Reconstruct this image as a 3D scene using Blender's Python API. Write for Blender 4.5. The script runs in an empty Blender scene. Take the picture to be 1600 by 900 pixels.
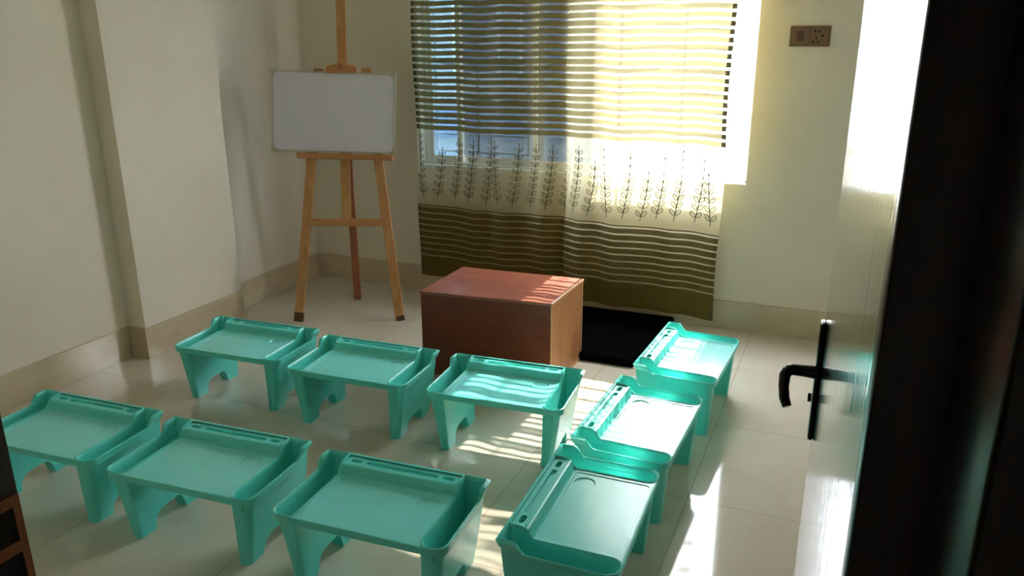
import bpy, bmesh, math, random
from mathutils import Vector, Matrix
random.seed(4)
sc = bpy.context.scene
C = sc.collection
PI = math.pi

# ------------------------------------------------------------------ camera
CAM_H = 1.5
yaw, pitch, roll = 0.4062, 0.3045, -0.0039
fw = Vector((-math.sin(yaw)*math.cos(pitch), math.cos(yaw)*math.cos(pitch), -math.sin(pitch)))
rt = Vector((math.cos(yaw), math.sin(yaw), 0)); up = rt.cross(fw)
r2 = math.cos(roll)*rt + math.sin(roll)*up; u2 = -math.sin(roll)*rt + math.cos(roll)*up
cd = bpy.data.cameras.new('camera'); cam = bpy.data.objects.new('camera', cd); C.objects.link(cam)
cam.matrix_world = Matrix(((r2.x, u2.x, -fw.x, 0), (r2.y, u2.y, -fw.y, 0), (r2.z, u2.z, -fw.z, CAM_H), (0, 0, 0, 1)))
cd.sensor_width = 36; cd.lens = 36*1226.7/1600; cd.clip_start = 0.02
sc.camera = cam

# ------------------------------------------------------------------ light
w = bpy.data.worlds.new('sky'); sc.world = w; w.use_nodes = True
bg = w.node_tree.nodes['Background']
bg.inputs[0].default_value = (0.86, 0.92, 1.04, 1); bg.inputs[1].default_value = 12.0
sd = bpy.data.lights.new('sun', 'SUN'); sun = bpy.data.objects.new('sun', sd); C.objects.link(sun)
sd.energy = 6.5; sd.angle = math.radians(0.6); sd.color = (1.0, 0.95, 0.86)
sun.rotation_euler = Vector((0.0, 1.0, 0.84)).to_track_quat('Z', 'Y').to_euler()
sun.location = (-1, 8, 6)
pd = bpy.data.lights.new('window_portal', 'AREA'); po = bpy.data.objects.new('window_portal', pd); C.objects.link(po)
pd.shape = 'RECTANGLE'; pd.size = 2.2; pd.size_y = 1.7; pd.cycles.is_portal = True
po.location = (-1.43, 4.45, 1.45); po.rotation_euler = (-PI/2, 0, 0)
vs = sc.view_settings
vs.view_transform = 'Standard'; vs.look = 'None'; vs.gamma = 1; vs.use_curve_mapping = False
vs.exposure = 2.08
cy = sc.cycles
cy.max_bounces = 12; cy.diffuse_bounces = 7; cy.glossy_bounces = 5; cy.transparent_max_bounces = 16
cy.sample_clamp_indirect = 6; cy.caustics_refractive = False; cy.blur_glossy = 0.5
cy.use_denoising = True

# ------------------------------------------------------------------ materials
def S(c):
    return tuple(((v/255)/12.92 if v/255 <= .04045 else ((v/255+.055)/1.055)**2.4) for v in c)
def mat(name, col, rough=0.5, metal=0.0, spec=0.5, coat=0.0, coat_r=0.05):
    m = bpy.data.materials.new(name); m.use_nodes = True
    p = m.node_tree.nodes['Principled BSDF']
    p.inputs['Base Color'].default_value = (*S(col), 1); p.inputs['Roughness'].default_value = rough
    p.inputs['Metallic'].default_value = metal; p.inputs['Specular IOR Level'].default_value = spec
    p.inputs['Coat Weight'].default_value = coat; p.inputs['Coat Roughness'].default_value = coat_r
    return m
def nd(m, t, **kw):
    n = m.node_tree.nodes.new(t)
    for k, v in kw.items(): setattr(n, k, v)
    return n
def ln(m, a, b): m.node_tree.links.new(a, b)
def P(m): return m.node_tree.nodes['Principled BSDF']
def noise_col(m, c1, c2, scale=(5, 5, 5), detail=6, lo=.3, hi=.7, rough=.6, dist=0.0, coord='Object'):
    tc = nd(m, 'ShaderNodeTexCoord'); mp = nd(m, 'ShaderNodeMapping'); mp.inputs['Scale'].default_value = scale
    no = nd(m, 'ShaderNodeTexNoise'); no.inputs['Scale'].default_value = 1; no.inputs['Detail'].default_value = detail
    no.inputs['Roughness'].default_value = rough; no.inputs['Distortion'].default_value = dist
    cr = nd(m, 'ShaderNodeValToRGB'); cr.color_ramp.elements[0].position = lo; cr.color_ramp.elements[1].position = hi
    cr.color_ramp.elements[0].color = (*S(c1), 1); cr.color_ramp.elements[1].color = (*S(c2), 1)
    ln(m, tc.outputs[coord], mp.inputs[0]); ln(m, mp.outputs[0], no.inputs[0]); ln(m, no.outputs[0], cr.inputs[0])
    ln(m, cr.outputs[0], P(m).inputs['Base Color'])
    return no, cr
def bump(m, no, strength=.1, dist=.01):
    b = nd(m, 'ShaderNodeBump'); b.inputs['Strength'].default_value = strength; b.inputs['Distance'].default_value = dist
    ln(m, no.outputs[0], b.inputs['Height']); ln(m, b.outputs[0], P(m).inputs['Normal'])

M = {}
M['paint'] = mat('cream_paint', (214, 208, 190), .6, spec=.3)
n, _ = noise_col(M['paint'], (225, 216, 200), (232, 224, 209), (3, 3, 3), 4)
n2 = nd(M['paint'], 'ShaderNodeTexNoise'); n2.inputs['Scale'].default_value = 60; bump(M['paint'], n2, .08, .004)
M['ceil'] = mat('white_ceiling_paint', (226, 224, 216), .7)
M['skirt'] = mat('beige_tile_skirting', (196, 180, 150), .15, spec=.5)
noise_col(M['skirt'], (194, 176, 148), (212, 198, 172), (4, 4, 9), 8)
# polished floor tiles with fine joints
m = M['floor'] = mat('polished_cream_floor_tile', (205, 195, 172), .06, spec=.9)
no, cr = noise_col(m, (202, 192, 174), (215, 207, 193), (2.5, 2.5, 2.5), 8, .3, .7, .65, .6)
tc = nd(m, 'ShaderNodeTexCoord'); br = nd(m, 'ShaderNodeTexBrick')
br.offset = 0.0; br.inputs['Scale'].default_value = 1.0; br.inputs['Brick Width'].default_value = .6
br.inputs['Row Height'].default_value = .6; br.inputs['Mortar Size'].default_value = .0016
br.inputs['Mortar Smooth'].default_value = .2
mp = nd(m, 'ShaderNodeMapping'); mp.inputs['Location'].default_value = (.38, 0, 0)
ln(m, tc.outputs['Object'], mp.inputs[0]); ln(m, mp.outputs[0], br.inputs[0])
mx = nd(m, 'ShaderNodeMix', data_type='RGBA'); mx.inputs[7].default_value = (*S((168, 157, 134)), 1)
ln(m, br.outputs['Fac'], mx.inputs[0]); ln(m, cr.outputs[0], mx.inputs[6]); ln(m, mx.outputs[2], P(m).inputs['Base Color'])
n3 = nd(m, 'ShaderNodeTexNoise'); n3.inputs['Scale'].default_value = 3.0; n3.inputs['Detail'].default_value = 1
bump(m, n3, .05, .01)

M['teal'] = mat('turquoise_plastic', (100, 216, 192), .3, spec=.5)
n, _ = noise_col(M['teal'], (92, 216, 207), (102, 223, 214), (6, 6, 6), 3)
P(M['teal']).inputs['Subsurface Weight'].default_value = .25
P(M['teal']).inputs['Subsurface Radius'].default_value = (.005, .02, .016)
M['teal_top'] = mat('turquoise_plastic_glossy_top', (84, 200, 178), .2, spec=.8)
no, _ = noise_col(M['teal_top'], (122, 232, 228), (130, 237, 234), (3, 14, 3), 4)
n4 = nd(M['teal_top'], 'ShaderNodeTexNoise'); n4.inputs['Scale'].default_value = 9; bump(M['teal_top'], n4, .06, .01)

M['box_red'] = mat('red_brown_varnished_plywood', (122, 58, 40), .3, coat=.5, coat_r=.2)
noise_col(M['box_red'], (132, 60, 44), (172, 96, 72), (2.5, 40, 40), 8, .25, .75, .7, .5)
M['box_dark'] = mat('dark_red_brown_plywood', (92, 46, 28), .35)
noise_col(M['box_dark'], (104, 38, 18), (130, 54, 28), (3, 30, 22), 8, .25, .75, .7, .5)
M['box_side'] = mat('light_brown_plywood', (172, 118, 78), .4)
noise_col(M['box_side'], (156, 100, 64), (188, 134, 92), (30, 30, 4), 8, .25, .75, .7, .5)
M['box_edge'] = mat('pale_wood_edging', (200, 150, 108), .45)
M['black'] = mat('black_cloth', (9, 9, 10), .95, spec=0.0)
n, _ = noise_col(M['black'], (6, 6, 7), (13, 13, 14), (90, 90, 90), 3); bump(M['black'], n, .5, .003)
M['pine'] = mat('pine_wood', (190, 140, 84), .5)
noise_col(M['pine'], (172, 116, 62), (208, 160, 102), (26, 26, 2.4), 7, .25, .78, .65, 1.0)
M['pine_h'] = mat('pine_wood_cross_grain', (190, 135, 82), .5)
noise_col(M['pine_h'], (166, 108, 60), (206, 152, 96), (2.5, 26, 26), 7, .25, .78, .65, 1.0)
M['pine_red'] = mat('reddish_pine_wood', (158, 92, 58), .5)
noise_col(M['pine_red'], (140, 78, 48), (172, 106, 70), (26, 26, 2.4), 7, .25, .78, .65, 1.0)
M['pine_stain'] = mat('dark_stained_foot', (96, 70, 48), .7)
M['board'] = mat('white_board_surface', (216, 212, 224), .3)
M['board_frame'] = mat('silver_aluminium_edge', (188, 186, 178), .35, metal=.5)
M['board_corner'] = mat('beige_plastic_corner', (176, 170, 148), .5)
M['alu'] = mat('white_aluminium', (225, 228, 230), .35)
M['steel'] = mat('painted_steel_bar', (205, 208, 210), .4)
M['rod'] = mat('dark_metal_rod', (70, 60, 48), .35, metal=.8)
M['brown_plate'] = mat('brown_switch_plate', (126, 98, 78), .35)
noise_col(M['brown_plate'], (118, 92, 72), (134, 106, 84), (3, 3, 60), 2)
M['brown_dark'] = mat('dark_brown_plastic', (96, 72, 58), .3)
M['hole'] = mat('socket_slot_black', (14, 10, 9), .8)
M['handle'] = mat('black_metal_handle', (12, 12, 13), .22, metal=.6)
# dark glossy door veneer
m = M['door'] = mat('dark_polished_door_veneer', (48, 28, 18), .16, spec=.25, coat=1.0, coat_r=.10)
no, cr = noise_col(m, (34, 18, 11), (66, 40, 26), (60, 60, 1.2), 6, .3, .7, .6, .3)
nb = nd(m, 'ShaderNodeTexNoise'); nb.inputs['Scale'].default_value = 1; nb.inputs['Detail'].default_value = 3
mpb = nd(m, 'ShaderNodeMapping'); mpb.inputs['Scale'].default_value = (45, 45, .5)
tcb = nd(m, 'ShaderNodeTexCoord'); ln(m, tcb.outputs['Object'], mpb.inputs[0]); ln(m, mpb.outputs[0], nb.inputs[0])
bb = nd(m, 'ShaderNodeBump'); bb.inputs['Strength'].default_value = .10; bb.inputs['Distance'].default_value = .004
ln(m, nb.outputs[0], bb.inputs['Height']); ln(m, bb.outputs[0], P(m).inputs['Coat Normal']); ln(m, bb.outputs[0], P(m).inputs['Normal'])
M['frame'] = mat('very_dark_brown_door_frame', (30, 15, 9), .3, spec=.3)
noise_col(M['frame'], (22, 9, 5), (34, 15, 8), (50, 50, 2), 5)
M['strike'] = mat('orange_brown_bare_wood', (170, 104, 52), .6)
noise_col(M['strike'], (126, 70, 34), (160, 96, 50), (40, 40, 3), 5)
M['ext'] = mat('neighbouring_plaster', (150, 154, 158), .8)
M['ext_win'] = mat('neighbouring_window_glass', (60, 84, 120), .15)
M['ext_blue'] = mat('faded_blue_paint', (96, 118, 150), .6)
M['ext_ground'] = mat('dusty_concrete_ground', (150, 145, 135), .9)

def glass(name, col, fac):
    m = bpy.data.materials.new(name); m.use_nodes = True; nt = m.node_tree; nt.nodes.remove(P(m))
    out = nt.nodes['Material Output']
    t = nd(m, 'ShaderNodeBsdfTransparent'); t.inputs[0].default_value = (*col, 1)
    g = nd(m, 'ShaderNodeBsdfGlossy'); g.inputs['Roughness'].default_value = .02
    mx = nd(m, 'ShaderNodeMixShader'); mx.inputs[0].default_value = fac
    ln(m, t.outputs[0], mx.inputs[1]); ln(m, g.outputs[0], mx.inputs[2]); ln(m, mx.outputs[0], out.inputs[0])
    return m
M['glass_tint'] = glass('blue_tinted_window_glass', (.125, .148, .168), .06)
M['glass_pale'] = glass('pale_blue_window_glass', (.20, .26, .30), .06)

def curtain_mat(name):
    m = bpy.data.materials.new(name); m.use_nodes = True; nt = m.node_tree; nt.nodes.remove(P(m))
    out = nt.nodes['Material Output']
    uv = nd(m, 'ShaderNodeUVMap'); sx = nd(m, 'ShaderNodeSeparateXYZ'); ln(m, uv.outputs[0], sx.inputs[0])
    u, v = sx.outputs[0], sx.outputs[1]
    def mt(op, a, b=None, c=None):
        n = nd(m, 'ShaderNodeMath', operation=op)
        for i, q in enumerate((a, b, c)):
            if q is None: continue
            if isinstance(q, (int, float)): n.inputs[i].default_value = q
            else: ln(m, q, n.inputs[i])
        return n.outputs[0]
    fr = mt('FRACT', mt('DIVIDE', v, .0375))
    up_z = mt('GREATER_THAN', v, 1.005)
    stripe_up = mt('MULTIPLY', up_z, mt('LESS_THAN', fr, .68))
    lowz = mt('MULTIPLY', mt('LESS_THAN', v, .57), mt('GREATER_THAN', v, .245))
    stripe_lo = mt('MULTIPLY', lowz, mt('LESS_THAN', fr, .77))
    plain = mt('LESS_THAN', v, .245)
    opq = mt('MAXIMUM', mt('MAXIMUM', stripe_up, stripe_lo), plain)
    # woven bands: olive with slubs, browner below; lighter above, backlight painted into the colour
    no = nd(m, 'ShaderNodeTexNoise'); no.inputs['Scale'].default_value = 1; no.inputs['Detail'].default_value = 5
    mp = nd(m, 'ShaderNodeMapping'); mp.inputs['Scale'].default_value = (14, 160, 1)
    ln(m, uv.outputs[0], mp.inputs[0]); ln(m, mp.outputs[0], no.inputs[0])
    cr = nd(m, 'ShaderNodeValToRGB'); cr.color_ramp.elements[0].position = .3; cr.color_ramp.elements[1].position = .7
    cr.color_ramp.elements[0].color = (*S((120, 104, 50)), 1); cr.color_ramp.elements[1].color = (*S((142, 126, 68)), 1)
    ln(m, no.outputs[0], cr.inputs[0])
    cu = nd(m, 'ShaderNodeMix', data_type='RGBA', blend_type='MULTIPLY'); cu.inputs[0].default_value = 1
    tone = nd(m, 'ShaderNodeMix', data_type='RGBA'); ln(m, up_z, tone.inputs[0])
    tone.inputs[6].default_value = (.92, .84, .82, 1); tone.inputs[7].default_value = (1.55, 1.55, 1.5, 1)
    ln(m, cr.outputs[0], cu.inputs[6]); ln(m, tone.outputs[2], cu.inputs[7])
    d1 = nd(m, 'ShaderNodeBsdfDiffuse'); t1 = nd(m, 'ShaderNodeBsdfTranslucent')
    ln(m, cu.outputs[2], d1.inputs[0])
    t1.inputs[0].default_value = (.095, .082, .042, 1)
    band = nd(m, 'ShaderNodeMixShader'); band.inputs[0].default_value = .5
    ln(m, d1.outputs[0], band.inputs[1]); ln(m, t1.outputs[0], band.inputs[2])
    # hem of the side edges: doubled, lets almost no light through
    hem = nd(m, 'ShaderNodeBsdfDiffuse'); hem.inputs[0].default_value = (*S((96, 86, 58)), 1)
    bh = nd(m, 'ShaderNodeMixShader'); hemf = mt('LESS_THAN', u, .022)
    ln(m, mt('MULTIPLY', hemf, .92), bh.inputs[0]); ln(m, band.outputs[0], bh.inputs[1]); ln(m, hem.outputs[0], bh.inputs[2])
    # sheer voile
    tr = nd(m, 'ShaderNodeBsdfTransparent'); tr.inputs[0].default_value = (.97, .96, .9, 1)
    d2 = nd(m, 'ShaderNodeBsdfDiffuse'); t2 = nd(m, 'ShaderNodeBsdfTranslucent')
    d2.inputs[0].default_value = (*S((152, 140, 92)), 1); t2.inputs[0].default_value = (*S((232, 226, 190)), 1)
    sh = nd(m, 'ShaderNodeMixShader'); sh.inputs[0].default_value = .5
    ln(m, d2.outputs[0], sh.inputs[1]); ln(m, t2.outputs[0], sh.inputs[2])
    voile = nd(m, 'ShaderNodeMixShader')
    dens = mt('ADD', mt('MULTIPLY', lowz, .42), .27)
    ln(m, dens, voile.inputs[0]); ln(m, tr.outputs[0], voile.inputs[1]); ln(m, sh.outputs[0], voile.inputs[2])
    fin = nd(m, 'ShaderNodeMixShader')
    ln(m, opq, fin.inputs[0]); ln(m, voile.outputs[0], fin.inputs[1]); ln(m, bh.outputs[0], fin.inputs[2])
    ln(m, fin.outputs[0], out.inputs[0])
    return m
M['curtain'] = curtain_mat('striped_sheer_curtain_fabric')
m = M['vine'] = bpy.data.materials.new('olive_embroidery'); m.use_nodes = True
P(m).inputs['Base Color'].default_value = (*S((84, 78, 46)), 1); P(m).inputs['Roughness'].default_value = .8

m = M['leaf'] = bpy.data.materials.new('pale_olive_leaf_print'); m.use_nodes = True
P(m).inputs['Base Color'].default_value = (*S((150, 144, 104)), 1); P(m).inputs['Alpha'].default_value = .22; P(m).inputs['Roughness'].default_value = .8

# ------------------------------------------------------------------ helpers
def link_mesh(name, verts, faces, material, parent=None, smooth=False, mats=None, fm=None):
    me = bpy.data.meshes.new(name); me.from_pydata([tuple(v) for v in verts], [], faces)
    for mm in (mats or [material]): me.materials.append(mm)
    if fm:
        for p_, i in zip(me.polygons, fm): p_.material_index = i
    me.update()
    if smooth:
        for p_ in me.polygons: p_.use_smooth = True
    o = bpy.data.objects.new(name, me); C.objects.link(o)
    if parent: o.parent = parent
    return o
class MB:
    """collects shapes that belong to ONE object"""
    def __init__(s): s.bm = bmesh.new()
    def box(s, lo, hi, R=None, bev=0.0, seg=2):
        t = bmesh.new()
        vs_ = [t.verts.new((x, y, z)) for z in (lo[2], hi[2]) for y in (lo[1], hi[1]) for x in (lo[0], hi[0])]
        for f in ((0, 2, 3, 1), (4, 5, 7, 6), (0, 1, 5, 4), (2, 6, 7, 3), (0, 4, 6, 2), (1, 3, 7, 5)): t.faces.new([vs_[i] for i in f])
        if bev: bmesh.ops.bevel(t, geom=list(t.edges), offset=bev, segments=seg, affect='EDGES', profile=.5)
        s.merge(t, R); return s
    def merge(s, t, R=None):
        if R is not None: bmesh.ops.transform(t, matrix=R, verts=t.verts)
        me = bpy.data.meshes.new('tmp'); t.to_mesh(me); t.free(); s.bm.from_mesh(me); bpy.data.meshes.remove(me)
    def loft(s, loops, cap0=False, cap1=False, closed=True, R=None):
        t = bmesh.new(); L = [[t.verts.new(tuple(v)) for v in lp] for lp in loops]; n = len(loops[0])
        for a, b in zip(L, L[1:]):
            for i in range(n if closed else n-1):
                j = (i+1) % n
                try: t.faces.new((a[i], a[j], b[j], b[i]))
                except ValueError: pass
        if cap0: t.faces.new(list(reversed(L[0])))
        if cap1: t.faces.new(L[-1])
        s.merge(t, R); return s
    def bar(s, a, b, wx, wy, side=None, bev=.002, ext=0):
        """rectangular bar from a to b; side = direction of its width wx"""
        a, b = Vector(a), Vector(b); d = (b-a); l = d.length; d.normalize()
        x = Vector(side) if side else Vector((1, 0, 0)); x = (x - d*x.dot(d)).normalized(); y = d.cross(x)
        R = Matrix(((x.x, y.x, d.x, a.x), (x.y, y.y, d.y, a.y), (x.z, y.z, d.z, a.z), (0, 0, 0, 1)))
        return s.box((-wx/2, -wy/2, -ext), (wx/2, wy/2, l+ext), R, bev, 1)
    def tube(s, pts, r, n=12, caps=True):
        pts = [Vector(p) for p in pts]; loops = []
        for i, p in enumerate(pts):
            d = (pts[min(i+1, len(pts)-1)] - pts[max(i-1, 0)]).normalized()
            x = d.orthogonal().normalized() if i == 0 else (px - d*px.dot(d)).normalized()
            px = x; y = d.cross(x); rr = r[i] if isinstance(r, (list, tuple)) else r
            loops.append([p + x*rr*math.cos(2*PI*k/n) + y*rr*math.sin(2*PI*k/n) for k in range(n)])
        return s.loft(loops, caps, caps)
    def build(s, name, material, parent=None, smooth=None, normals=True):
        if normals: bmesh.ops.recalc_face_normals(s.bm, faces=s.bm.faces)
        me = bpy.data.meshes.new(name); s.bm.to_mesh(me); s.bm.free(); me.materials.append(material)
        if smooth:
            for p_ in me.polygons: p_.use_smooth = True
            me.set_sharp_from_angle(angle=math.radians(smooth))
        o = bpy.data.objects.new(name, me); C.objects.link(o)
        if parent: o.parent = parent
        return o
def thing(name, label, cat, loc=(0, 0, 0), rz=0, group=None):
    o = bpy.data.objects.new(name, None); C.objects.link(o); o.location = loc; o.rotation_euler = (0, 0, rz)
    o.empty_display_size = .1; o['label'] = label; o['category'] = cat
    if group: o['group'] = group
    return o
def tag(o, label, cat, group=None):
    o['label'] = label; o['category'] = cat
    if group: o['group'] = group
    return o
def struct(o, label, cat):
    o['kind'] = 'structure'; o['label'] = label; o['category'] = cat; return o
def poly_fill(outer, holes):
    """flat polygon (x,y) with holes -> bmesh at z=0"""
    t = bmesh.new()
    for lp in [outer]+holes:
        vv = [t.verts.new((x, y, 0)) for x, y in lp]
        for i in range(len(vv)): t.edges.new((vv[i], vv[(i+1) % len(vv)]))
    bmesh.ops.triangle_fill(t, use_beauty=True, use_dissolve=False, edges=list(t.edges), normal=(0, 0, 1))
    for f in t.faces:
        if f.normal.z < 0: f.normal_flip()
    return t

# ------------------------------------------------------------------ room
D, XL, XP, YP, YQ = 4.158, -3.20, -3.092, 2.62, 3.301
XR, YS, H = 0.95, 0.56, 2.9          # right wall, room face of the doorway wall, ceiling
WX0, WX1, WZ0, WZ1 = -2.376, -0.478, 0.789, 2.12
WT = .13
DX0, DX1, DZ = -0.93, 0.03, 2.08     # clear doorway
YC = -1.6                            # end of the corridor the camera stands in
b = MB().box((XL-.15, YC-.1, -.12), (XR+.15, D+WT, 0)); struct(b.build('floor', M['floor']), 'glossy cream tiled floor', 'floor')
b = MB().box((XL-.15, YC-.1, H), (XR+.15, D+WT, H+.12)); struct(b.build('ceiling', M['ceil']), 'white ceiling above the room', 'ceiling')
b = MB()
for lo, hi in (((XL-.15, D, 0), (WX0, D+WT, H)), ((WX1, D, 0), (XR+.15, D+WT, H)), ((WX0, D, 0), (WX1, D+WT, WZ0)), ((WX0, D, WZ1), (WX1, D+WT, H))): b.box(lo, hi)
struct(b.build('wall_back', M['paint']), 'cream back wall with the window', 'wall')
b = MB().box((XL-.15, YS, 0), (XL, D, H)); b.box((XL, YP, 0), (XP, YQ, H), bev=.003)
struct(b.build('wall_left', M['paint']), 'cream left wall with a shallow pillar', 'wall')
b = MB().box((XR, YS, 0), (XR+.15, D, H)); struct(b.build('wall_right', M['paint']), 'cream right wall behind the open door', 'wall')
b = MB()
YW = .41   # corridor face of the doorway wall
for lo, hi in (((XL-.15, YW, 0), (DX0-.05, YS, H)), ((DX1+.10, YW, 0), (XR+.15, YS, H)), ((DX0-.05, YW, DZ+.05), (DX1+.10, YS, H))): b.box(lo, hi)
struct(b.build('wall_front', M['paint']), 'wall that holds the doorway', 'wall')
b = MB().box((XL-.15, YC-.1, 0), (XR+.15, YC, H)); b.box((-1.35, YC, 0), (-1.25, YW, H)); b.box((XR, YC, 0), (XR+.15, YW, H))
struct(b.build('wall_corridor', M['paint']), 'walls of the corridor outside the doorway', 'wall')
HB, TB = .158, .011
def skirting(name, segs, label):
    b = MB()
    for lo, hi in segs: b.box(lo, hi, bev=.0015, seg=1)
    struct(b.build(name, M['skirt']), label, 'baseboard')
skirting('baseboard_back', [((XL+TB, D-TB, 0), (XR-TB, D, HB))], 'beige tile skirting along the back wall')
skirting('baseboard_left', [((XL, YS+TB, 0), (XL+TB, YP-TB, HB)), ((XL, YP-TB, 0), (XP+TB, YP, HB)), ((XP, YP, 0), (XP+TB, YQ, HB)),
                            ((XL, YQ, 0), (XP+TB, YQ+TB, HB)), ((XL, YQ+TB, 0), (XL+TB, D-TB, HB))], 'beige tile skirting along the left wall and pillar')
skirting('baseboard_right', [((XR-TB, YS+TB, 0), (XR, D-TB, HB))], 'beige tile skirting along the right wall')
skirting('baseboard_front', [((XL+TB, YS, 0), (DX0-.06, YS+TB, HB)), ((DX1+.11, YS, 0), (XR-TB, YS+TB, HB))], 'beige tile skirting beside the doorway')

# window: aluminium frame, sliding tinted panes on the left, open right half, steel grille outside
win = thing('window_1', 'white framed window behind the curtains, right half slid open', 'window', (0, 0, 0)); win['kind'] = 'structure'
ya, yb = D+.045, D+.105
b = MB(); fwid = .028
b.box((WX0, ya, WZ0), (WX0+fwid, yb, WZ1), bev=.002, seg=1); b.box((WX1-.012, ya, WZ0), (WX1, yb, WZ1), bev=.002, seg=1)
b.box((WX0, ya, WZ0), (WX1, yb, WZ0+.016), bev=.002, seg=1); b.box((WX0, ya, WZ1-fwid), (WX1, yb, WZ1), bev=.002, seg=1)
b.build('window_frame', M['alu'], win)
b = MB().box((WX0, D+.002, WZ0), (WX1, ya, WZ0+.004), bev=.001, seg=1); b.build('window_sill', M['alu'], win)
def sash(x0, x1, y, glassm):
    b = MB(); s_ = .03; z0, z1 = WZ0+.016, WZ1-fwid
    b.box((x0, y, z0), (x0+s_, y+.02, z1), bev=.002, seg=1); b.box((x1-s_, y, z0), (x1, y+.02, z1), bev=.002, seg=1)
    b.box((x0+s_, y, z0), (x1-s_, y+.02, z0+.04), bev=.002, seg=1); b.box((x0+s_, y, z1-.04), (x1-s_, y+.02, z1), bev=.002, seg=1)
    o = b.build('sash', M['alu'], win)
    g = MB().box((x0+s_, y+.008, z0+.04), (x1-s_, y+.012, z1-.04)); g.build('pane', glassm, o)
    return o
sash(-2.348, -2.13, D+.05, M['glass_pale'])
sash(-2.16, -1.62, D+.078, M['glass_tint'])
sash(-1.68, -1.26, D+.05, M['glass_tint'])
g = MB(); gy = D+.118
for k in range(13):
    z = WZ0+.075+k*.1025
    if z < WZ1-.03: g.tube([(WX0, gy, z), (WX1, gy, z)], .0075, 8)
for x in [WX1-.022, -0.80, -1.12, -1.44, -1.73, -2.05, -2.33]:
    g.box((x-.007, gy-.004, WZ0), (x+.007, gy+.004, WZ1))
g.build('window_grille', M['steel'], win)

# ------------------------------------------------------------------ outside the window
nb_ = thing('neighbouring_building', 'grey neighbouring building seen through the left half of the window', 'building', (-3.4, 8.6, -3.0))
b = MB().box((-1.35, 0, 0), (.62, 4.0, 9.0), bev=.01, seg=1); b.build('wall', M['ext'], nb_)
for z in (1.6, 4.15, 6.6):
    for x in (-1.0, -.15):
        f = MB(); f.box((x-.03, -.03, z-.03), (x+.57, .0, z)); f.box((x-.03, -.03, z+1.05), (x+.57, 0, z+1.08)); f.box((x-.03, -.03, z), (x, 0, z+1.05)); f.box((x+.54, -.03, z), (x+.57, 0, z+1.05))
        fo = f.build('window', M['alu'], nb_)
        MB().box((x, -.012, z), (x+.54, -.002, z+1.05)).build('pane', M['ext_win'], fo)
MB().box((-1.38, -.12, 3.4), (.65, 0, 3.75), bev=.01, seg=1).build('blue_ledge', M['ext_blue'], nb_)
b = MB().box((-30, D+WT+.6, -3.2), (25, 40, -3.0)); struct(b.build('ground', M['ext_ground']), 'concrete ground far below the window', 'ground')

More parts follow.
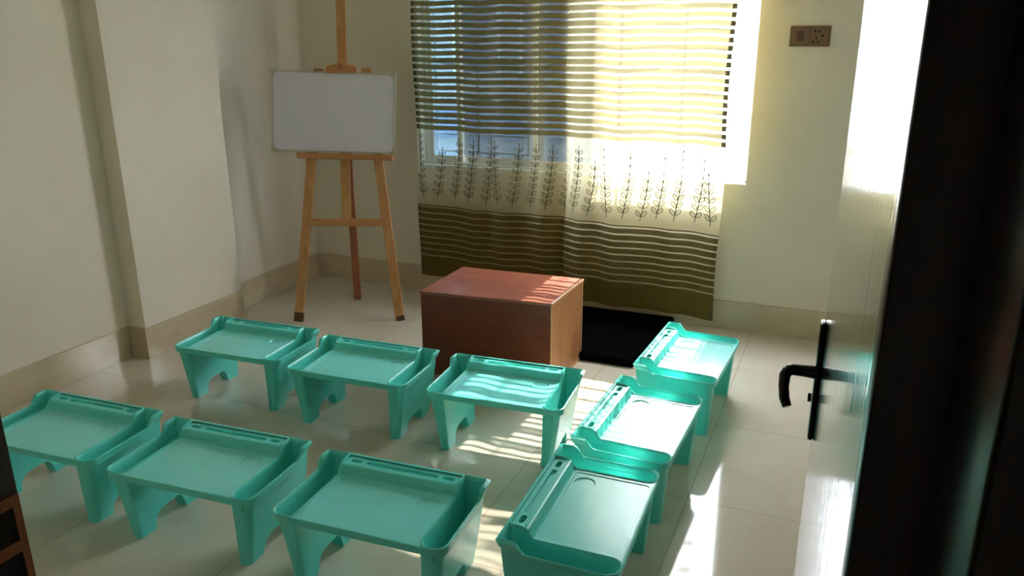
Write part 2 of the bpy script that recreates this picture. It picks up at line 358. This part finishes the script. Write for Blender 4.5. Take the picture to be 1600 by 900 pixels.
# ------------------------------------------------------------------ curtains
YCUR = 4.035
def make_curtain(x0, x1, zb0, zb1, zt, ph, hem_left, label, nv, yoff=0.0, vseed=1):
    W_ = x1-x0; NU, NV = 150, 40
    rnd = random.Random(vseed)
    folds = [(rnd.uniform(.0025, .0085), rnd.uniform(8, 26), rnd.uniform(0, 6.28)) for _ in range(6)]
    def pos(s, z, off=0.0):            # s 0..1 across, z nominal height
        k = (z-zb0)/(zt-zb0)
        y = YCUR+yoff
        for a, f, p in folds: y += a*math.sin(f*s*W_*1.5+p+.5*math.sin(z*1.3+p))*(.75+.35*(1-k))
        x = x0+s*W_ + .006*math.sin(7*z+ph)
        sag = .006*math.sin(s*W_*9+ph)*(1-k) + (zb1-zb0)*s*(1-k) + .0022*math.sin(s*W_*23+ph*2)
        return Vector((x, y-off, z+sag))
    vs_, fs, uvs, fm = [], [], [], []
    for j in range(NV+1):
        z = zb0+(zt-zb0)*j/NV
        for i in range(NU+1):
            s = i/NU; vs_.append(pos(s, z)); uvs.append(((s if hem_left else 1-s)*W_, z))
    for j in range(NV):
        for i in range(NU):
            a = j*(NU+1)+i; fs.append((a, a+1, a+NU+2, a+NU+1)); fm.append(0)
    # embroidered vines: stem and leaf outlines on the room side of the cloth
    def ribbon(pts, wd, closed=False):
        n = len(pts)
        base = len(vs_)
        for i, (s, z) in enumerate(pts):
            a = pts[(i-1) % n] if (closed or i > 0) else pts[i]; c = pts[(i+1) % n] if (closed or i < n-1) else pts[i]
            dx, dz = (c[0]-a[0])*W_, c[1]-a[1]; l = math.hypot(dx, dz) or 1; nx, nz = -dz/l, dx/l
            for q in (-1, 1):
                vs_.append(pos(s+q*nx*wd/2/W_, z+q*nz*wd/2, .0012)); uvs.append((.5, 0))
        for i in range(n if closed else n-1):
            a = base+2*i; c = base+2*((i+1) % n); fs.append((a, a+1, c+1, c)); fm.append(1)
    for k in range(nv):
        sx = (k+.5)/nv + rnd.uniform(-.015, .015); zbase = .605+rnd.uniform(-.012, .012); ht = rnd.choice([.30, .36, .40])
        lean = rnd.choice([-1, 1, 1])*.03
        def stem(t): return (sx+(lean*math.sin(t*PI*.55)+.004)/W_, zbase+ht*t)
        ribbon([stem(i/14) for i in range(15)], .0042)
        nl = int(ht/.044)
        for i in range(nl):
            t = .07+.9*i/nl; cx, cz = stem(t)
            for sd_ in (-1, 1):
                ln_, wl = (.0195-.008*t), (.0100-.003*t)
                ang = math.radians(50)
                ox, oz = sd_*(ln_*math.cos(ang)+.004), ln_*math.sin(ang)+.004
                el = []
                for q in range(12):
                    th = 2*PI*q/12; ex, ez = ln_*math.cos(th), wl*math.sin(th)
                    el.append((cx+(ox+sd_*(ex*math.cos(ang)-ez*math.sin(ang)))/W_, cz+oz+ex*math.sin(ang)+ez*math.cos(ang)))
                if all(0.01 < e[0] < .99 for e in el):
                    ribbon(el, .003, True)
                    q0 = len(vs_)
                    for e in el: vs_.append(pos(e[0], e[1], .0007)); uvs.append((.5, 0))
                    fs.append(tuple(range(q0, q0+12))); fm.append(2)
    o = link_mesh('curtain', vs_, fs, None, mats=[M['curtain'], M['vine'], M['leaf']], fm=fm, smooth=True)
    uvl = o.data.uv_layers.new(name='UVMap')
    for lp in o.data.loops: uvl.data[lp.index].uv = uvs[lp.vertex_index]
    return tag(o, label, 'curtain')
ZT = 2.285
make_curtain(-2.352, -1.385, .128, .118, ZT, .6, True, 'left curtain, dark, over the closed window half behind the wooden box', 10, .012, 3)
make_curtain(-1.412, -.572, .112, .086, ZT, 2.1, False, 'right curtain, brightly backlit, beside the uncovered strip of window', 9, -.022, 8)
rod = thing('curtain_rod', 'dark metal curtain rod above the window', 'curtain rod', (-1.43, YCUR, ZT+.022))
MB().tube([(-1.05, 0, 0), (1.05, 0, 0)], .011, 16).build('rod', M['rod'], rod, 40)
for s_ in (-1, 1):
    MB().tube([(s_*1.05, 0, 0), (s_*1.06, 0, 0), (s_*1.075, 0, 0), (s_*1.1, 0, 0), (s_*1.115, 0, 0)], [.012, .02, .024, .02, .004], 16).build('finial', M['rod'], rod, 60)
    b = MB().tube([(s_*.98, -.002, -.013), (s_*.98, D-YCUR, -.013)], .006, 10); b.box((s_*.98-.015, D-YCUR-.005, -.05), (s_*.98+.015, D-YCUR, .03)); b.build('bracket', M['rod'], rod)

# ------------------------------------------------------------------ doorway, door
fr = thing('trim_1', 'very dark brown wooden door frame at both sides of the view', 'door frame', (0, 0, 0)); fr['kind'] = 'structure'
b = MB()
b.box((DX1, YS-.045, 0), (DX1+.10, YS, DZ+.05), bev=.003, seg=2)            # stop on the hinge side
b.box((DX1+.044, .375, 0), (DX1+.12, YS-.045, DZ+.05), bev=.004, seg=3)
b.build('hinge_jamb', M['frame'], fr, 40)
b = MB(); zs = .952
b.box((DX0-.07, .375, 0), (DX0, YS, DZ+.05), bev=.003, seg=2)
jl = b.build('lock_jamb', M['frame'], fr, 40)
# bare-wood lock rebate with two mortise holes
b = MB()
x0, x1 = DX0-.001, DX0+.0025
ys = (.40, .500, .548, .5575); zz = [.70, .80, .872, .888, .937, zs]
for i in range(3):
    for k in range(5):
        if i == 1 and k in (1, 3): continue
        b.box((x0, ys[i], zz[k]), (x1, ys[i+1], zz[k+1]))
st = b.build('strike_plate', M['strike'], jl)
b = MB()
for k in (1, 3): MB().box((DX0-.0005, ys[1], zz[k]), (DX0+.0006, ys[2], zz[k+1])).build('mortise_hole', M['hole'], st)
b = MB().box((DX0-.07, .375, DZ), (DX1+.12, YS, DZ+.07), bev=.003); b.build('head', M['frame'], fr)

# open door leaf: hinge near the jamb, swung into the room; local +x runs hinge -> free edge
hx, hy, ex, ey = .038, .586, -.008, 1.46
ang = math.atan2(ey-hy, ex-hx); LW = math.hypot(ex-hx, ey-hy)
door = thing('door_1', 'dark polished wooden door standing open on the right, with black lever handle', 'door', (hx, hy, .006), ang); door['kind'] = 'structure'
# face seen by the camera is local +y side (toward -x world)
b = MB().box((0, -.038, 0), (LW, 0, 2.06), bev=.0015, seg=2); b.build('leaf', M['door'], door)
hl = MB()
px_ = LW-.052
hl.box((px_-.017, 0, .797), (px_+.017, .009, 1.022), bev=.004, seg=3)
hp = hl.build('handle_plate', M['handle'], door, 40)
hl = MB()
zl = .925
hl.tube([(px_, .008, zl), (px_, .030, zl), (px_, .046, zl), (px_-.006, .054, zl), (px_-.018, .059, zl-.006), (px_-.035, .059, zl-.02), (px_-.05, .056, zl-.036),
         (px_-.058, .050, zl-.048)], [.012, .0105, .0105, .0105, .010, .009, .009, .008], 16)
hl.build('lever', M['handle'], hp, 60)
hl = MB().tube([(px_, .010, .875), (px_, .016, .875)], .008, 20); hl.build('keyhole', M['handle'], hp, 40)
for z in (.25, 1.03, 1.80):
    MB().tube([(-.004, -.002, z), (-.004, -.002, z+.09)], .006, 12).build('hinge', M['handle'], door, 40)

# ------------------------------------------------------------------ wall socket
so = thing('wall_outlet', 'brown double switch and socket plate on the back wall right of the window', 'socket', (-.2415, D, 1.5175))
b = MB().box((-.091, -.008, -.047), (.091, 0, .047), bev=.002, seg=2); b.build('plate', M['brown_plate'], so)
b = MB().box((-.082, -.012, -.036), (-.006, -.006, .036), bev=.0015, seg=1); md = b.build('switch', M['brown_plate'], so)
MB().box((-.058, -.0155, -.024), (-.030, -.011, .024), bev=.0015, seg=1).build('rocker', M['brown_dark'], md)
b = MB().box((.006, -.012, -.036), (.082, -.006, .036), bev=.0015, seg=1); so2 = b.build('socket', M['brown_plate'], so)
b = MB()
for x, z, w_, h_ in ((.022, .022, .007, .009), (.040, .022, .007, .009), (.056, .002, .011, .009), (.029, -.008, .005, .016), (.017, -.026, .010, .007), (.039, -.026, .010, .007)):
    b.box((x-w_/2, -.0128, z-h_/2), (x+w_/2, -.0115, z+h_/2))
b.build('slot', M['hole'], so2)

# ------------------------------------------------------------------ wooden box
bx = thing('wooden_box', 'reddish-brown plywood box standing in front of the left curtain', 'box')
bl, br_, fr_, fl_ = Vector((-1.742, 3.419, 0)), Vector((-1.109, 3.45, 0)), Vector((-1.12, 3.039, 0)), Vector((-1.744, 2.978, 0))
def quadbox(b, pts, z0, z1, bev=.002):
    t = bmesh.new(); lo = [t.verts.new((p.x, p.y, z0)) for p in pts]; hi = [t.verts.new((p.x, p.y, z1)) for p in pts]
    t.faces.new(lo[::-1]); t.faces.new(hi)
    for i in range(4): t.faces.new((lo[i], lo[(i+1) % 4], hi[(i+1) % 4], hi[i]))
    if bev: bmesh.ops.bevel(t, geom=list(t.edges), offset=bev, segments=1, affect='EDGES')
    b.merge(t); return b
cen = (bl+br_+fr_+fl_)/4
inn = [cen+(p-cen)*.985 for p in (fl_, fr_, br_, bl)]
def face_board(a, c, th, z0, z1):     # board on the line a->c growing inwards
    d = (c-a).normalized(); n_ = Vector((-d.y, d.x, 0)); return [a, c, c+n_*th, a+n_*th], z0, z1
FLi, FRi, BRi, BLi = inn
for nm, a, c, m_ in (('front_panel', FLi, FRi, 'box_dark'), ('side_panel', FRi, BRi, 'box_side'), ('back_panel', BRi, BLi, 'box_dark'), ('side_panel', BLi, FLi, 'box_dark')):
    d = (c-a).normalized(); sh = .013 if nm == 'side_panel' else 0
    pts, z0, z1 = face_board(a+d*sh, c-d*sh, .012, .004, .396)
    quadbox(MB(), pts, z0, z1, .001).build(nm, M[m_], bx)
quadbox(MB(), [cen+(p-cen)*.96 for p in inn], 0, .012, .001).build('bottom_panel', M['box_dark'], bx)
# pale edging strips framing the right-hand side
dd = (BRi-FRi).normalized(); nn = Vector((dd.y, -dd.x, 0)); e = MB()
for t0, t1, z0, z1 in ((0, .013, 0.0, .396), ((BRi-FRi).length-.011, (BRi-FRi).length, 0.0, .396), (.013, (BRi-FRi).length-.011, 0.0, .012)):
    quadbox(e, [FRi+dd*t0, FRi+dd*t0+nn*.003, FRi+dd*t1+nn*.003, FRi+dd*t1], z0, z1, 0)
e.build('edge_strip', M['box_edge'], bx)
lid = quadbox(MB(), [fl_, fr_, br_, bl], .397, .411, .0015).build('lid', M['box_red'], bx)
e = MB(); dl = (br_-fr_).normalized(); nl_ = Vector((dl.y, -dl.x, 0))
quadbox(e, [fr_, fr_+nl_*.002, br_+nl_*.002, br_], .398, .4105, 0); e.build('lid_edge', M['box_edge'], lid)
for (u0, v0, l_) in ((.12, .42, .075), (.60, .50, .055), (.66, .44, .03)):
    p = fl_.lerp(fr_, u0).lerp(bl.lerp(br_, u0), v0)
    MB().box((p.x, p.y-.001, .4108), (p.x+l_, p.y+.001, .4114)).build('crack', M['hole'], lid)

# black mat
def mat_obj():
    t = MB(); c = [(-1.46, 3.425), (-.848, 3.425), (-.80, 4.125), (-1.44, 4.12)]
    loops = []
    rnd = random.Random(5)
    def ring(off, z):
        cx = sum(p[0] for p in c)/4; cy_ = sum(p[1] for p in c)/4; out = []
        for i in range(4):
            a, b_ = c[i], c[(i+1) % 4]
            for k in range(10):
                x = a[0]+(b_[0]-a[0])*k/10; y = a[1]+(b_[1]-a[1])*k/10
                l = math.hypot(x-cx, y-cy_); out.append((x+(cx-x)/l*off+.002*math.sin(k*2.1+i), y+(cy_-y)/l*off+.002*math.cos(k*1.7), z))
        return out
    t.loft([ring(.003, 0), ring(0, .008), ring(0, .03), ring(.006, .038), ring(.014, .041)], True, True)
    return t.build('floor_mat', M['black'], smooth=40)
tag(mat_obj(), 'flat black mat on the floor behind the wooden box under the curtain', 'mat')

# ------------------------------------------------------------------ easel and whiteboard
EM = Vector((-2.4875, 3.4645, 0)); eang = math.atan2(.40238, .91547)
es = thing('easel', 'pine tripod easel in the corner holding a small whiteboard', 'easel', EM, eang)
sl = .2
def ep(a, z, n_=0.0): return Vector((a, z*sl+n_, z))       # local: x along the feet line, y back
nrm = Vector((0, -1, sl)).normalized()
X = (1, 0, 0)
def leg_a(z): return .285-.1155*z
for s_ in (-1, 1):
    b = MB().bar(ep(s_*leg_a(.0), 0.002), ep(s_*leg_a(1.362), 1.362), .050, .022, X, .002)
    lg = b.build('leg', M['pine'], es)
    # dark knots and stained foot
    if s_ == -1:
        MB().bar(ep(s_*leg_a(0), 0.001), ep(s_*leg_a(.052), .052), .0515, .0235, X, .001).build('stained_foot', M['pine_stain'], lg)
    else:
        MB().bar(ep(s_*leg_a(0)+.006, 0.001), ep(s_*leg_a(.03)+.004, .03), .044, .0235, X, .001).build('stained_foot', M['pine_stain'], lg)
b = MB().bar(Vector((-.024, .398, .002)), ep(-.006, 1.30, .03), .042, .026, X, .002); b.build('rear_leg', M['pine_red'], es)
b = MB().bar(ep(-.226, .548, -.018), ep(.226, .545, -.018), .042, .016, (0, sl, 1), .002); b.build('crossbar', M['pine_h'], es)
b = MB().bar(ep(.0, .545, .002), ep(.0, 1.86, .002), .050, .02, X, .002); b.build('mast', M['pine'], es)
b = MB(); T = .905
b.bar(ep(-.250, T+.005, -.035), ep(.270, T-.012, -.035), .030, .055, (0, sl, 1), .002)
b.build('tray', M['pine_h'], es)
b = MB()
zt_ = 1.352
prof = [(-.083, 0), (.083, 0), (.083, .026), (.072, .040), (.03, .045), (.022, .052), (-.022, .052), (-.03, .045), (-.072, .040), (-.083, .026)]
def up_(z): return Vector((0, sl, 1)).normalized()
for_y = [-.045, -.014]
b.loft([[ep(x, zt_-.012+z, yy) for x, z in prof] for yy in for_y], True, True)
b.build('clamp', M['pine_h'], es)
b = MB().tube([ep(0, 1.375, -.046), ep(0, 1.375, -.062)], [.012, .009], 14); b.build('clamp_knob', M['pine_red'], es, 40)
wb = thing('whiteboard', 'blank white rectangular board resting on the easel tray', 'whiteboard', EM, eang)
def bp(u, v, n_): # board plane coordinates, slightly turned like in the photo
    a = -.057+u*math.cos(-.0)+0; return ep(a, v, n_)
c4 = {'BL': (-.390, .930), 'BR': (.277, .908), 'TR': (.292, 1.328), 'TL': (-.376, 1.352)}
BLc, BRc, TRc, TLc = [ep(*c4[k], -.0) for k in ('BL', 'BR', 'TR', 'TL')]
def bl2(u, v, n_): 
    p = BLc.lerp(BRc, u).lerp(TLc.lerp(TRc, u), v); return p + Vector((0, 1, -sl)).normalized()*n_
def slab(b, u0, u1, v0, v1, n0, n1):
    b.loft([[bl2(u, v, n_) for u, v in ((u0, v0), (u1, v0), (u1, v1), (u0, v1))] for n_ in (n0, n1)], True, True)
slab(b := MB(), .012, .988, .018, .982, -.030, -.018); b.build('writing_surface', M['board'], wb)
b = MB(); slab(b, 0, 1, 0, .02, -.033, -.016); slab(b, 0, 1, .98, 1, -.033, -.016); slab(b, 0, .013, .02, .98, -.033, -.016); slab(b, .987, 1, .02, .98, -.033, -.016)
b.build('frame', M['board_frame'], wb)
for u, v in ((0, 0), (1, 0), (0, 1), (1, 1)):
    b = MB(); du, dv = .045, .07
    u0, u1 = (-.004, du) if u == 0 else (1-du, 1.004); v0, v1 = (-.008, dv) if v == 0 else (1-dv, 1.008)
    ue = (u0, .02) if u == 0 else (.98, u1); ve = (v0, .03) if v == 0 else (.97, v1)
    slab(b, ue[0], ue[1], v0, v1, -.036, -.014); slab(b, u0, u1, ve[0], ve[1], -.0362, -.0138)
    b.build('corner_cap', M['board_corner'], wb)

# ------------------------------------------------------------------ turquoise desks
W, DP, ZB, ZF = .540, .322, .277, .2455
PW, RIM = .080, .007           # pocket ring width, rim thickness
SK = .022                      # depth of the lip band
def sm(t): t = max(0, min(1, t)); return t*t*(3-2*t)
Y_S0, Y_S1 = DP/2-.078, DP/2-.046
def zr(y): return ZF + (ZB-ZF)*sm((y-Y_S0)/(Y_S1-Y_S0))
def rrect(x0, x1, y0, y1, rf, rb, ny=16, na=7):
    """rounded rectangle loop, front corners (y0) radius rf, back radius rb; dense along the sides"""
    P_ = []
    def arc(cx, cy_, r, a0, a1):
        for k in range(na+1):
            a = a0+(a1-a0)*k/na; P_.append((cx+r*math.cos(a), cy_+r*math.sin(a)))
    arc(x0+rf, y0+rf, rf, PI, 1.5*PI)
    arc(x1-rf, y0+rf, rf, 1.5*PI, 2*PI)
    for k in range(1, ny): P_.append((x1, y0+rf+(y1-rb-y0-rf)*k/ny))
    arc(x1-rb, y1-rb, rb, 0, PI/2)
    arc(x0+rb, y1-rb, rb, PI/2, PI)
    for k in range(1, ny): P_.append((x0, y1-rb+(y0+rf-y1+rb)*k/ny))
    return P_
def desk_proto():
    root = thing('lap_desk', 'x', 'desk')
    hw, hd = W/2, DP/2
    RF = .036
    # --- tray body: lip band all round, table surface with recessed panel and cup recess
    b = MB()
    def fl_(x, y, off):            # the lip flares out at the raised back corners
        k = sm((y-Y_S0)/(Y_S1-Y_S0))*max(0, 1-off/.0075)
        return (x+(.007*k if x > hw-.03 else -.007*k if x < -hw+.03 else 0), y+(.003*k if y > hd-.02 else 0))
    def full(off, fz): return [(*fl_(x, y, off if fz is not SKF else 1), fz(y)) for x, y in rrect(-hw+off, hw-off, -hd+off, hd-off, RF-off*.8, .012-off*.5, 30, 8)]
    SKF = lambda y: zr(y)-SK
    b.loft([full(.0075, zr), full(.002, lambda y: zr(y)+.0006), full(0, lambda y: zr(y)-.0015), full(.0012, lambda y: zr(y)-.007), full(.0015, SKF), full(.006, lambda y: zr(y)-SK-.001), full(.0075, lambda y: zr(y)-SK+.004)])
    b.build('rim', M['teal'], root, 50)
    # table surface
    xi = hw-PW; yr = Y_S0+.006           # rail foot
    def arcp(cx, cy_, r, a0, a1, n=8): return [(cx+r*math.cos(a0+(a1-a0)*k/n), cy_+r*math.sin(a0+(a1-a0)*k/n)) for k in range(n+1)]
    RR = .034
    # outline: front edge, hugging the rounded inner front corner of each pocket
    outer = [(-xi-RR+.000, -hd+.004), (xi+RR, -hd+.004)] + arcp(xi+RR, -hd+RR+.004, RR, 1.5*PI, PI)[1:] + [(xi, yr), (-xi, yr)] + arcp(-xi-RR, -hd+RR+.004, RR, 0, -.5*PI)[:-1]
    ins = rrect(-xi+.012, xi-.012, -hd+.016, yr-.008, .014, .010, 4, 5)
    cx, cyy, cr_ = xi-.062, yr-.048, .032
    circ = [(cx+cr_*math.cos(2*PI*k/32), cyy+cr_*math.sin(2*PI*k/32)) for k in range(32)]
    zt = ZF-.0008
    b = MB()
    t = poly_fill(outer, [ins]); b.merge(t, Matrix.Translation((0, 0, zt)))
    ins2 = [(x*.996, -.0+(y-(-hd+yr)/2)*.992+(-hd+yr)/2) for x, y in ins]
    b.loft([[(x, y, zt) for x, y in ins], [(x, y, zt-.0022) for x, y in ins2]])
    t = poly_fill(ins2, [circ]); b.merge(t, Matrix.Translation((0, 0, zt-.0022)))
    c2 = [(cx+(x-cx)*.93, cyy+(y-cyy)*.93) for x, y in circ]
    b.loft([[(x, y, zt-.0022) for x, y in circ], [(x, y, zt-.0058) for x, y in c2]], False, True)
    bmesh.ops.remove_doubles(b.bm, verts=b.bm.verts, dist=1e-5)
    # underside
    t = poly_fill(outer, [])
    for f in t.faces: f.normal_flip()
    b.merge(t, Matrix.Translation((0, 0, zt-.010)))
    b.loft([[(x, y, zt) for x, y in outer], [(x, y, zt-.010) for x, y in outer]])
    o = b.build('tabletop', M['teal_top'], root, 30)
    # --- pen rail: raised ledge with two short slots and one long slot
    b = MB(); xr = xi+.001
    prof = [(yr-.001, zt-.006), (yr-.001, zt+.0006), (yr+.004, zt+.004), (yr+.009, ZB-.012), (yr+.013, ZB-.006), (yr+.018, ZB-.0045)]
    NX = 24
    b.loft([[(-xr+2*xr*k/NX, y, z) for k in range(NX+1)] for y, z in prof], closed=False)
    y0_, y1_ = yr+.018, hd-.006; ym = (y0_+y1_)/2; hh = .0085
    def slot(xa, xb): 
        return [(x, y) for x, y in arcp(xb-hh, ym, hh, -PI/2, PI/2, 6)+arcp(xa+hh, ym, hh, PI/2, 1.5*PI, 6)]
    L = xr
    slots = [slot(-L+.018, -L+.056), slot(-L+.070, L-.070), slot(L-.056, L-.018)]
    t = poly_fill([(-xr, y0_), (xr, y0_), (xr, y1_), (-xr, y1_)], slots); b.merge(t, Matrix.Translation((0, 0, ZB-.0045)))
    for k, s_ in enumerate(slots):
        dpt = .008 if k == 1 else .013
        b.loft([[(x, y, ZB-.0045) for x, y in s_], [(x, y*.98+ym*.02, ZB-.0045-dpt) for x, y in s_]], False, True)
    # end walls toward the pockets
    for sx in (-1, 1):
        t = bmesh.new(); vv = [t.verts.new((sx*xr, y, z)) for y, z in prof+[(hd-.006, ZB-.0045), (hd-.006, zt-.006)]]; t.faces.new(vv); b.merge(t)
    t = bmesh.new(); vv = [t.verts.new(q) for q in ((-xr, hd-.006, ZB-.0045), (xr, hd-.006, ZB-.0045), (xr, hd-.006, ZF-.02), (-xr, hd-.006, ZF-.02))]; t.faces.new(vv); b.merge(t)
    b.build('pen_rail', M['teal'], root, 35, normals=True)
    # --- side pockets
    for sx in (-1, 1):
        b = MB()
        x_out, x_in = hw, hw-PW
        def zp(x, y, xx0=x_in):     # inner side follows the table / rail, outer side the rim
            return zr(y)
        def ring(off, fz, r0=.034, so=0, si=0):
            lp = rrect(x_in-.0005+off-si, x_out-off-so, -hd+off+so*.5, hd-off-so*.4, max(r0-off, .004), max(.012-off, .004), 26, 8)
            return [(sx*x, y, fz(x, y)) for x, y in lp]
        b.loft([ring(.0006, lambda x, y: zr(y)-.004), ring(.0008, lambda x, y: zr(y)+.0018), ring(.004, lambda x, y: zr(y)+.0030), ring(.0075, lambda x, y: zr(y)+.0002),
                ring(.0095, lambda x, y: zr(y)-.012), ring(.0115, lambda x, y: .135, so=.018, si=-.002), ring(.016, lambda x, y: .128, so=.018, si=-.002)], False, True)
        o = b.build('side_pocket', M['teal'], root, 50)
    # --- side legs: hollow-looking shell tapering down, with an arch cut into its foot
    def arch(y):
        f = (y+hd)/DP
        pts_ = [(0, 0), (.29, 0), (.30, .020), (.32, .038), (.37, .052), (.45, .056), (.62, .058), (.67, .050), (.70, .030), (.72, 0), (1, 0)]
        for (a, za), (c_, zc) in zip(pts_, pts_[1:]):
            if a <= f <= c_: return za+(zc-za)*(f-a)/(c_-a)
        return 0
    fs_ = [0, .15, .289, .29, .30, .31, .32, .345, .37, .41, .45, .54, .62, .645, .67, .685, .70, .72, .721, .85]
    for sx in (-1, 1):
        b = MB()
        ztop = lambda y: zr(y)-SK+.003
        yss = sorted(set([-hd+f*DP for f in fs_[1:]]))
        def loop(t_):
            # returns loop at blend t_ (0 top, 1 bottom) as x,y,z
            out = []
            def shape(z, q): return None
            base = []
            na = 6
            # param points: (side, y-ish)
            items = []
            for k in range(na+1): items.append(('fo', k/na))      # front outer corner arc
            for y in yss: items.append(('o', y))
            items.append(('bo', 0)); items.append(('bi', 0))
            for y in reversed(yss): items.append(('i', y))
            for k in range(na+1): items.append(('fi', k/na))
            for kind, q in items:
                def geo(tt):
                    xo = hw-.010-.036*tt; xi_ = hw-PW+.004-.009*tt
                    yf = -hd+.010+.016*tt; yb = hd-.008-.012*tt; r = .026-.006*tt
                    if kind == 'fo': a = -PI/2+q*PI/2; return xo-r+r*math.cos(a), yf+r+r*math.sin(a)
                    if kind == 'fi': a = PI+q*PI/2; r_ = .008; return xi_+r_+r_*math.cos(a), yf+r_+r_*math.sin(a)
                    if kind == 'o': return xo, q
                    if kind == 'i': return xi_, q
                    if kind == 'bo': return xo, yb
                    if kind == 'bi': return xi_, yb
                x, y = geo(t_)
                zb_ = arch(q) if kind in 'oi' else 0.0
                z = ztop(y)*(1-t_)+zb_*t_
                tt = 1-z/ZF                      # taper follows real height
                x, y2 = geo(max(0, min(1, tt))); 
                out.append((sx*x, y2, z))
            return out, len(yss), na
        ts = [0, .25, .5, .75, .9, 1]
        loops = [loop(t_)[0] for t_ in ts]; ny_, na = len(yss), 6
        b.loft(loops, False, False)
        # close the foot with strips between outer and inner side
        lp = loops[-1]; n_ = len(lp); t = bmesh.new(); V = [t.verts.new(p) for p in lp]
        o0 = na+1                       # first outer side point
        i_last = o0+ny_+2               # first inner side point (same y as last outer)
        outer_i = list(range(o0, o0+ny_)); inner_i = list(range(i_last, i_last+ny_))[::-1]
        for a in range(ny_-1): t.faces.new((V[outer_i[a]], V[outer_i[a+1]], V[inner_i[a+1]], V[inner_i[a]]))
        t.faces.new((V[outer_i[-1]], V[o0+ny_], V[o0+ny_+1], V[inner_i[-1]]))
        t.faces.new([V[k] for k in range(0, o0)]+[V[outer_i[0]], V[inner_i[0]]]+[V[k] for k in range(n_-na-1, n_)])
        b.merge(t); bmesh.ops.remove_doubles(b.bm, verts=b.bm.verts, dist=1e-5)
        b.build('leg', M['teal'], root, 35)
    return root
desks = [
 ((-2.357, 1.621), 3.6, 'turquoise plastic lap desk cut off by the door frame at far left'),
 ((-1.746, 1.641), 4.0, 'turquoise plastic lap desk, middle one of the nearest row of three facing the viewer'),
 ((-1.123, 1.656), 3.4, 'turquoise plastic lap desk, right one of the nearest row of three facing the viewer'),
 ((-2.351, 2.506), 3.6, 'turquoise plastic lap desk at the left end of the far row, below the easel'),
 ((-1.741, 2.495), 3.0, 'turquoise plastic lap desk between the one below the easel and the sun-striped one'),
 ((-1.116, 2.526), 4.1, 'turquoise plastic lap desk with wavy sun stripes on top, directly before the box corner'),
 ((-.524, 3.101), 87.4, 'turquoise plastic lap desk turned sideways next to the black mat, farthest of its column'),
 ((-.560, 2.437), 88.2, 'sideways turquoise plastic lap desk with glaring white top, middle of the right column'),
 ((-.572, 1.850), 91.6, 'sideways turquoise plastic lap desk nearest the viewer in the right column, cup recess clearly seen')]
proto = desk_proto()
for i, ((x, y), a, lab) in enumerate(desks):
    if i == 0: r = proto
    else:
        r = proto.copy(); C.objects.link(r)
        for ch in list(proto.children):
            c_ = ch.copy(); C.objects.link(c_); c_.parent = r
    r.location = (x, y, 0); r.rotation_euler = (0, 0, math.radians(a)); r['label'] = lab; r['group'] = 'turquoise plastic lap desks set out on the floor'
